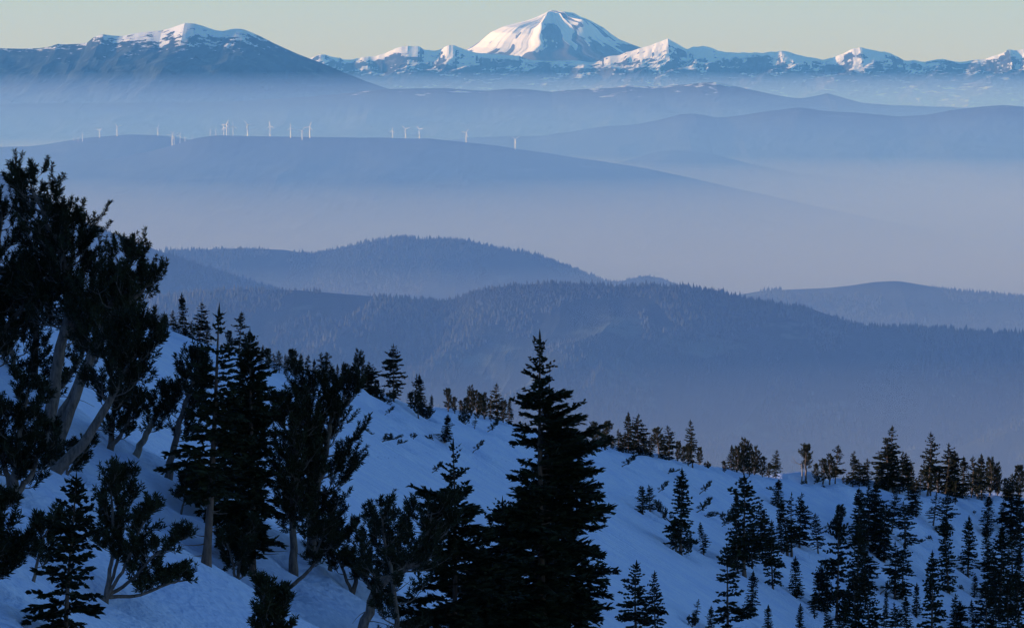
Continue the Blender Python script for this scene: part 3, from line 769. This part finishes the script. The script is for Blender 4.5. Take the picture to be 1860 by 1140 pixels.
LOOK = {'f0': 'even dark fir', 'f1': 'broad layered fir', 'f2': 'narrow dense fir', 'f3': 'open gappy fir', 'f4': 'ragged blunt fir', 'f5': 'thin spindly fir', 'f6': 'pointed conical fir',
        'f7': 'wind-flagged lopsided fir', 'f8': 'lumpy slender fir', 'p0': 'bushy many-topped pine', 'p1': 'bent bare-trunked pine', 'p2': 'rounded pine', 'p3': 'forked pine', 's0': 'bowed half-buried shrub', 's1': 'flattened trailing shrub', 's2': 'small upright shrub'}
def place_set(where, group, rows, seed):
    """rows: (kind, base u, base v, top v[, width factor, lean degrees to the right])"""
    rng = random.Random(seed)
    rows = sorted(rows, key=lambda r: r[1])
    for i, row in enumerate(rows):
        k, u, v, vt = row[:4]
        wf = row[4] if len(row) > 4 else 1.0
        lean = row[5] if len(row) > 5 else rng.uniform(-4.0, 5.0)
        x, y, z = ground_hit(u, v)
        h = max(0.6, (v - vt) * px_m(y))
        if k == 'f2' and rng.random() < 0.5:
            k = 'f8'
        elif k in ('f0', 'f4') and rng.random() < 0.3:
            k = 'f7'
        fam, idx = k[0], int(k[1])
        if fam == 's':
            base_h = (4.0, 2.6, 3.2)[idx]
            s = h / base_h
            sc = (s * wf, s * wf, s)
            rz = rng.uniform(-0.5, 0.5) + (0 if lean >= 0 else math.pi)
            tl = (0, 0)
            ms, nm, cat = KS[idx], 'pine_shrub', 'shrub'
        else:
            s = h / (10.3 if fam == 'f' else 10.6)
            wf *= rng.uniform(1.05, 1.38)
            sc = (s * wf, s * wf, s)
            rz = rng.uniform(0, 6.28)
            tl = (rng.uniform(-0.03, 0.03), math.radians(lean))
            ms, nm, cat = (KF[idx], 'fir_tree', 'fir tree') if fam == 'f' else (KP[idx], 'pine_tree', 'pine tree')
        what = 'plant' if fam == 's' else 'tree'
        lab = f'{LOOK[k]}, {ORD[i + 1]} from the left {where}'
        place_tree(nm, ms, (x, y, z - 0.15 * s), lab, cat, group, sc, rz, tl)

place_set('on the upper end of the crest', 'trees on the upper crest', [('f1', 316, 606, 562), ('f6', 333, 612, 530), ('f1', 360, 624, 547), ('f0', 376, 634, 580), ('p2', 300, 606, 575), ('f3', 434, 648, 565), ('f4', 452, 655, 600), ('p2', 415, 645, 600), ('f0', 348, 620, 580)], 1)
place_set('in the crest row before the lone fir', 'trees in the crest row left of the lone fir', [('f4', 507, 676, 635), ('p2', 529, 680, 633), ('f0', 545, 684, 640), ('f4', 557, 687, 643), ('f6', 568, 690, 650), ('f4', 582, 693, 638), ('f3', 600, 698, 638), ('f0', 612, 701, 660), ('p2', 628, 708, 660),
    ('p0', 652, 720, 635, 0.75), ('f0', 671, 725, 655), ('p2', 640, 713, 665), ('p2', 684, 728, 690), ('s2', 697, 738, 704, 1.0), ('f0', 474, 668, 625), ('p2', 488, 671, 632), ('f4', 498, 674, 640), ('f7', 518, 679, 642), ('p2', 537, 683, 652), ('f0', 591, 696, 650), ('p2', 606, 700, 668), ('f7', 619, 705, 655), ('f4', 662, 723, 660)], 2)
x, y, z = ground_hit(715, 731)
h = (731 - 623) * px_m(y)
place_tree('fir_tree', fir(207, 10, 2.25, step=0.52, coarse=1.8, h0=0.13, power=0.62, gap=0.10, dead=3, bend=0.008), (x, y, z - 0.1), 'lone tall fir with a clear reddish trunk foot on the crest', 'fir tree', None, (h / 10.2,) * 3, 1.0)
place_set('in the clump beside the lone fir', 'trees in the clump right of the lone fir', [('f5', 752, 748, 677, 1.3), ('f6', 768, 757, 677), ('p2', 746, 745, 712), ('p2', 760, 758, 715), ('f0', 783, 752, 716), ('s2', 774, 762, 735)], 3)
place_set('on the crest before the biggest fir', 'trees on the crest by the biggest fir', [('p2', 814, 748, 704, 1.1), ('p0', 856, 758, 700, 0.7), ('p2', 838, 753, 726), ('p3', 880, 762, 712), ('f1', 904, 766, 694), ('f0', 924, 770, 722), ('p2', 826, 750, 720), ('s2', 845, 770, 745), ('f5', 862, 778, 750, 1.2), ('s0', 885, 784, 760, 1.0, 8), ('p2', 847, 757, 722), ('p3', 868, 761, 708), ('f4', 892, 765, 716), ('p2', 914, 768, 726)], 4)
place_set('on the crest past the biggest fir', 'trees in the crest group right of the biggest fir', [('p1', 1077, 808, 765), ('p2', 1099, 815, 763), ('f4', 1124, 820, 777), ('f0', 1141, 824, 746), ('f0', 1161, 828, 749), ('f4', 1182, 830, 787), ('p1', 1197, 833, 777), ('f1', 1215, 838, 771),
    ('p2', 1241, 843, 810), ('f1', 1258, 846, 760, 0.8), ('p2', 1271, 846, 810), ('p2', 1112, 818, 790), ('f5', 1151, 826, 775), ('p2', 1231, 840, 800), ('s2', 1284, 851, 836), ('p2', 1086, 812, 780), ('f4', 1132, 822, 782), ('p2', 1172, 830, 795), ('f7', 1207, 836, 790), ('p2', 1250, 845, 805)], 5)
place_set('in the bushy middle crest clump', 'trees in the bushy crest clump', [('f0', 1328, 858, 806), ('p2', 1316, 858, 836), ('p0', 1351, 864, 796, 0.95), ('p3', 1338, 861, 808), ('p0', 1370, 865, 810, 0.8), ('p2', 1385, 868, 828), ('f1', 1409, 868, 815), ('f4', 1361, 866, 803), ('p2', 1396, 868, 840)], 6)
place_set('on the sunlit hump by the snag', 'trees on the sunlit crest hump', [('p1', 1464, 874, 807), ('p2', 1495, 876, 832, 1.2), ('p2', 1484, 875, 842), ('f3', 1517, 876, 806), ('p3', 1507, 876, 823), ('f0', 1549, 880, 817), ('f4', 1575, 884, 831), ('s2', 1537, 880, 862), ('f4', 1561, 882, 845), ('s1', 1480, 876, 866, 1.4)], 7)
x, y, z = ground_hit(1456, 874)
place_tree('dead_snag', (snag_t.mesh('snag_trunk', M_DEAD), None), (x, y, z), 'bare dead snag with one crooked arm on the sunlit crest', 'dead tree', None, (0.62,) * 3, 0.0)
place_set('in the dense far right crest stand', 'trees in the dense right crest stand', [('f4', 1612, 892, 797, 1.15), ('f1', 1622, 892, 771, 0.85), ('f4', 1634, 893, 818), ('f4', 1650, 896, 820), ('p2', 1600, 890, 850), ('f1', 1685, 896, 781, 0.95), ('p3', 1690, 898, 840), ('f4', 1671, 896, 850), ('p2', 1704, 898, 848),
    ('f0', 1717, 900, 802), ('f0', 1734, 902, 816, 1.2), ('f6', 1748, 903, 827), ('f4', 1764, 904, 825), ('f0', 1783, 904, 822), ('p3', 1798, 903, 829), ('p0', 1812, 903, 840, 0.7), ('p2', 1776, 905, 850), ('f0', 1727, 902, 840), ('p2', 1826, 905, 868), ('f4', 1837, 910, 858), ('p2', 1852, 906, 843), ('f0', 1660, 896, 838)], 8)
place_set('among plants on the open snow face', 'shrubs on the open snow face', [('s0', 700, 752, 737, 1.2, 6), ('s1', 675, 790, 776, 2.0), ('s1', 696, 800, 785, 1.9), ('s1', 722, 806, 798, 1.6), ('s2', 751, 796, 785, 1.2), ('f6', 808, 801, 750, 1.5, 6), ('s0', 860, 820, 799, 1.0, 5), ('s0', 784, 858, 836, 1.1, 5), ('s2', 735, 972, 935, 0.7), ('s1', 786, 798, 794, 1.3), ('s2', 620, 760, 748, 1.0), ('s1', 330, 700, 690, 1.3)], 9)
place_set('on the snow right of the biggest fir', 'plants on the snow face right of the biggest fir', [('s0', 1130, 846, 824, 1.3, 5), ('f2', 1167, 932, 882, 1.3, 7), ('f2', 1181, 928, 879, 1.3, 9), ('s0', 1196, 893, 872, 1.0, 5), ('f0', 1236, 1006, 848), ('s0', 1221, 950, 905, 0.8, -4), ('p2', 1228, 1002, 945, 1.1), ('f0', 1278, 1005, 946),
    ('s0', 1272, 894, 871, 1.0, 5), ('s0', 1264, 930, 900, 1.1, 5), ('s1', 1282, 940, 928, 1.8), ('s0', 1310, 956, 935, 0.9, 4), ('s1', 1215, 858, 849, 1.8), ('s2', 1165, 889, 885, 1.0), ('f5', 1262, 1133, 1086, 1.6, 6), ('s2', 1257, 1137, 1112, 1.0), ('s2', 1247, 1004, 965, 0.8)], 10)
place_set('in the stand below the bushy clump', 'trees in the slope stand below the bushy crest clump', [('f3', 1352, 1044, 858, 0.95), ('f1', 1340, 1040, 890, 0.7), ('f0', 1336, 952, 893), ('p2', 1334, 1036, 990), ('f4', 1379, 1006, 908), ('f6', 1413, 920, 869, 1.5), ('f4', 1390, 1030, 925), ('f1', 1404, 1068, 940, 0.75), ('f0', 1430, 1004, 904),
    ('f5', 1438, 1005, 893, 0.9), ('f0', 1452, 991, 893), ('f6', 1446, 1084, 1008), ('f6', 1362, 1116, 1034, 1.0, 5), ('s2', 1322, 950, 925, 1.2), ('f2', 1420, 1000, 930), ('s1', 1455, 880, 876, 1.2), ('s1', 1404, 890, 884, 1.4), ('f4', 1366, 1030, 935)], 11)
place_set('in the right slope, upper band', 'trees in the upper band of the right slope', [('f4', 1486, 1002, 930), ('s0', 1496, 965, 938, 1.0, 5), ('f2', 1561, 1006, 884, 1.2), ('f0', 1589, 980, 866), ('f4', 1606, 1017, 914), ('f1', 1620, 963, 888, 0.9), ('f2', 1644, 990, 908, 1.3), ('f0', 1664, 936, 866), ('f5', 1695, 954, 892, 1.3), ('f2', 1718, 975, 890, 1.2),
    ('f2', 1791, 972, 899, 1.5), ('f0', 1822, 942, 906), ('f0', 1836, 968, 858), ('f4', 1854, 1010, 914), ('f4', 1575, 985, 880), ('s1', 1693, 980, 974, 1.8), ('s1', 1670, 984, 979, 1.3), ('f2', 1846, 985, 890), ('s2', 1770, 933, 927, 1.0), ('s1', 1500, 888, 883, 1.2), ('f4', 1735, 915, 870)], 12)
place_set('in the right slope, middle band', 'trees in the middle band of the right slope', [('f2', 1519, 1128, 914, 0.75), ('p2', 1524, 985, 915, 0.8), ('f0', 1487, 1110, 1020), ('f0', 1504, 1110, 1012), ('f0', 1480, 1120, 1068), ('f2', 1625, 1087, 980, 1.2), ('f2', 1639, 1087, 984, 1.2), ('f2', 1723, 1072, 935, 1.1), ('f0', 1758, 1046, 935), ('f2', 1769, 1083, 1043, 1.5),
    ('f2', 1797, 1034, 950, 1.3), ('f2', 1814, 1118, 950, 1.1), ('f2', 1838, 1068, 965, 1.3), ('f6', 1665, 1118, 1056), ('s0', 1600, 1076, 1044, 1.0, 5), ('s1', 1750, 1070, 1062, 1.5), ('f2', 1556, 1090, 945, 1.0), ('f4', 1570, 1080, 985), ('f2', 1848, 1095, 1000, 1.2), ('f4', 1806, 1090, 990), ('f0', 1536, 1120, 1060), ('f2', 1610, 1120, 1070)], 13)
place_set('along the bottom right edge', 'trees along the bottom edge of the right slope', [('f1', 1158, 1185, 1015, 1.0), ('f1', 1191, 1152, 1034, 0.9), ('f3', 1323, 1168, 985, 1.0), ('f6', 1291, 1155, 1098), ('f6', 1397, 1155, 1097), ('f0', 1453, 1160, 1093), ('f0', 1557, 1190, 1030), ('f0', 1581, 1175, 1027), ('f6', 1648, 1160, 1080), ('f0', 1625, 1170, 1092), ('f0', 1692, 1160, 996, 0.9),
    ('f4', 1731, 1160, 1076), ('f2', 1747, 1155, 1088, 1.2, 9), ('f0', 1768, 1155, 1088), ('f0', 1789, 1165, 1052), ('f2', 1830, 1165, 1046, 1.2), ('f2', 1850, 1170, 1030, 1.2), ('f0', 1529, 1180, 1085), ('f4', 1603, 1165, 1100), ('f0', 1500, 1170, 1105), ('f2', 1810, 1160, 1075)], 14)

# ------------------------------------------------------------------ wind turbines on the hazy ridge
def white_paint():
    m, nt, p = new_mat('turbine_white')
    tc = N(nt, 'ShaderNodeTexCoord')
    n1 = N(nt, 'ShaderNodeTexNoise', Scale=0.2, Detail=4.0); nt.links.new(tc.outputs['Object'], n1.inputs['Vector'])
    c = ramp(nt, n1.outputs['Fac'], [(0.3, (0.78, 0.78, 0.77)), (0.7, (0.84, 0.84, 0.83))])
    nt.links.new(c.outputs['Color'], p.inputs['Base Color'])
    p.inputs['Roughness'].default_value = 0.4
    return m
M_WHITE = white_paint()
tw = Tubes(); tw.add([(0, 0, -6), (0, 0, 20), (0, 0, 50), (0, 0, 79)], [4.6, 4.4, 4.0, 3.5], 12)
TOWER = tw.mesh('tower', M_WHITE)
nc = Tubes(); nc.add([(0, 4.5, 80.5), (0, 4.2, 80.5), (0, -3.0, 80.5), (0, -5.2, 80.5), (0, -6.0, 80.5)], [0.05, 3.8, 3.8, 2.8, 0.1], 10)
NAC = nc.mesh('nacelle', M_WHITE)
bl = Tubes(); zz = np.array([0, 2, 9, 22, 34, 41.0])
bl.add(np.stack([0 * zz, 0 * zz, zz], 1), [2.0, 2.2, 3.2, 2.7, 2.0, 0.7], 8)
for c in bl.V:
    c[:, 1] *= 0.6
BLADE = bl.mesh('blade', M_WHITE)
TUR = [(134, 257, 245), (142, 257, 246), (150, 257, 239), (181, 251, 231), (213, 248, 222), (287, 247, 225), (313, 250, 222), (316.5, 259, 231), (327, 260, 240), (336, 258, 246), (349, 254, 245), (382, 247, 233), (392, 245, 231), (407, 245, 224), (412, 245, 216), (415.5, 245, 218),
       (423.5, 246, 221), (450, 245, 215), (491, 248, 220), (528, 251, 224), (549, 254, 229), (563, 251, 221), (713, 249, 230), (737, 249, 224), (762, 250, 225), (847, 259, 233), (936, 272, 244)]
rng = random.Random(5)
for i, (u, vb, vt) in enumerate(TUR):
    R = TURB if u > 300 else TURB_B
    ys = np.arange(R['D'] - 2500, R['D'] + 40, 20.0)
    x1, _, z1 = px_at(u, vb, 1.0)
    hh = sample(R, x1 * ys, ys) - z1 * ys
    k = int(np.argmax(hh > 0)) if (hh > 0).any() else int(np.argmax(hh))
    y = ys[k]
    s = (vb - vt) * px_m(y) / 118.0
    e = bpy.data.objects.new('wind_turbine', None); COL.objects.link(e)
    e.location = (x1 * y, y, float(sample(R, np.array([x1 * y]), np.array([y]))[0])); e.scale = (s,) * 3
    e.rotation_euler = (0, 0, math.radians(rng.uniform(-35, 35)))
    tag(e, f'white wind turbine on the hazy far ridge, {ORD[i + 1]} from the left', 'wind turbine', 'wind turbines along the hazy ridge')
    link('tower', TOWER, e); link('nacelle', NAC, e)
    a0 = rng.uniform(0, 2.09)
    for b in range(3):
        o = link('blade', BLADE, e)
        o.location = (0, -5.0, 80.5); o.rotation_euler = (0, a0 + b * 2.0944, 0)

# ------------------------------------------------------------------ melt hollows round the trunks, and an animal's track across the face
BASES = [o for o in COL.objects if o.type == 'EMPTY' and o.name.split('.')[0] in ('fir_tree', 'pine_tree', 'pine_shrub', 'dead_snag')]
co = np.empty(len(NEAR_MESH.vertices) * 3, np.float32); NEAR_MESH.vertices.foreach_get('co', co); co = co.reshape(-1, 3)
for o in BASES:
    bx, by = o.location.x, o.location.y
    far = by > 400
    r0 = 1.7 if far else 0.95
    m = (np.abs(co[:, 0] - bx) < 5) & (np.abs(co[:, 1] - by) < 5)
    r = np.hypot(co[m, 0] - bx, co[m, 1] - by)
    co[m, 2] += -0.55 * np.exp(-(r / r0) ** 2) + 0.20 * np.exp(-((r - r0 * 1.9) / (0.7 * r0)) ** 2)
NEAR_MESH.vertices.foreach_set('co', co.ravel()); NEAR_MESH.update()

tv, tf, k0 = [], [], 0
path = spline([(560, 842, 0), (640, 840, 0), (700, 832, 0), (760, 826, 0), (810, 824, 0), (870, 832, 0), (940, 837, 0), (1020, 838, 0), (1085, 842, 0)], 84)
rg = random.Random(3)
for i, (u, v, _) in enumerate(path):
    x, y, z = ground_hit(u + rg.uniform(-1, 1), v + (1.6 if i % 2 else -1.6) + rg.uniform(-0.6, 0.6))
    r = rg.uniform(0.13, 0.24)
    ring = [(x + r * math.cos(a), y + r * math.sin(a), float(near_height(x + r * math.cos(a), y + r * math.sin(a))) - 0.02) for a in (0, 1.257, 2.513, 3.77, 5.027)]
    tv += ring + [(x - 0.04, y, z + 0.13)]
    tf += [(k0 + a, k0 + (a + 1) % 5, k0 + 5) for a in range(5)]
    k0 += 6
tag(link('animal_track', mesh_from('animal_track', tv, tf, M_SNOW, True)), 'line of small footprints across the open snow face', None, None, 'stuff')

# ------------------------------------------------------------------ haze: thin air everywhere, thicker layers lying in the valleys
def air(name, x, y0, y1, z0, z1, dens, col, ab=1.0, g=0.0):
    V = [(sx * x, yy, zz) for zz in (z0, z1) for yy in (y0, y1) for sx in (-1, 1)]
    Fc = [(0, 2, 3, 1), (4, 5, 7, 6), (0, 1, 5, 4), (2, 6, 7, 3), (0, 4, 6, 2), (1, 3, 7, 5)]
    m = bpy.data.materials.new(name); m.use_nodes = True
    nt = m.node_tree
    nt.nodes.remove(nt.nodes['Principled BSDF'])
    pv = nt.nodes.new('ShaderNodeVolumePrincipled')
    pv.inputs['Color'].default_value = (*col, 1)
    pv.inputs['Absorption Color'].default_value = (ab, ab, ab, 1)
    pv.inputs['Density'].default_value = dens
    pv.inputs['Anisotropy'].default_value = g
    nt.links.new(pv.outputs[0], nt.nodes['Material Output'].inputs['Volume'])
    m.cycles.homogeneous_volume = True
    o = link(name, mesh_from(name, V, Fc, m))
    return tag(o, kind='stuff')
air('haze', 70000, -3000, 128000, -1460, 1400, 1.0e-5, (0.12, 0.41, 1.0), 1.0)
for i, (top, dens, col) in enumerate(((-8, 0.16e-5, (0.25, 0.44, 1.0)), (-35, 0.3e-5, (0.25, 0.43, 1.0)), (-80, 0.6e-5, (0.25, 0.42, 1.0)), (-150, 0.95e-5, (0.22, 0.39, 1.0)), (-260, 1.5e-5, (0.13, 0.33, 1.0)), (-420, 1.8e-5, (0.10, 0.30, 1.0)))):
    air('valley_haze', 69000 - 120 * i, 1600 + 20 * i, 127900 - 100 * i, -1455 + 2 * i, top, dens, col, 0.75)
air('low_valley_haze', 68000, 1750, 127200, -1440, -800, 6.0e-5, (0.74, 0.82, 1.0), 0.55)
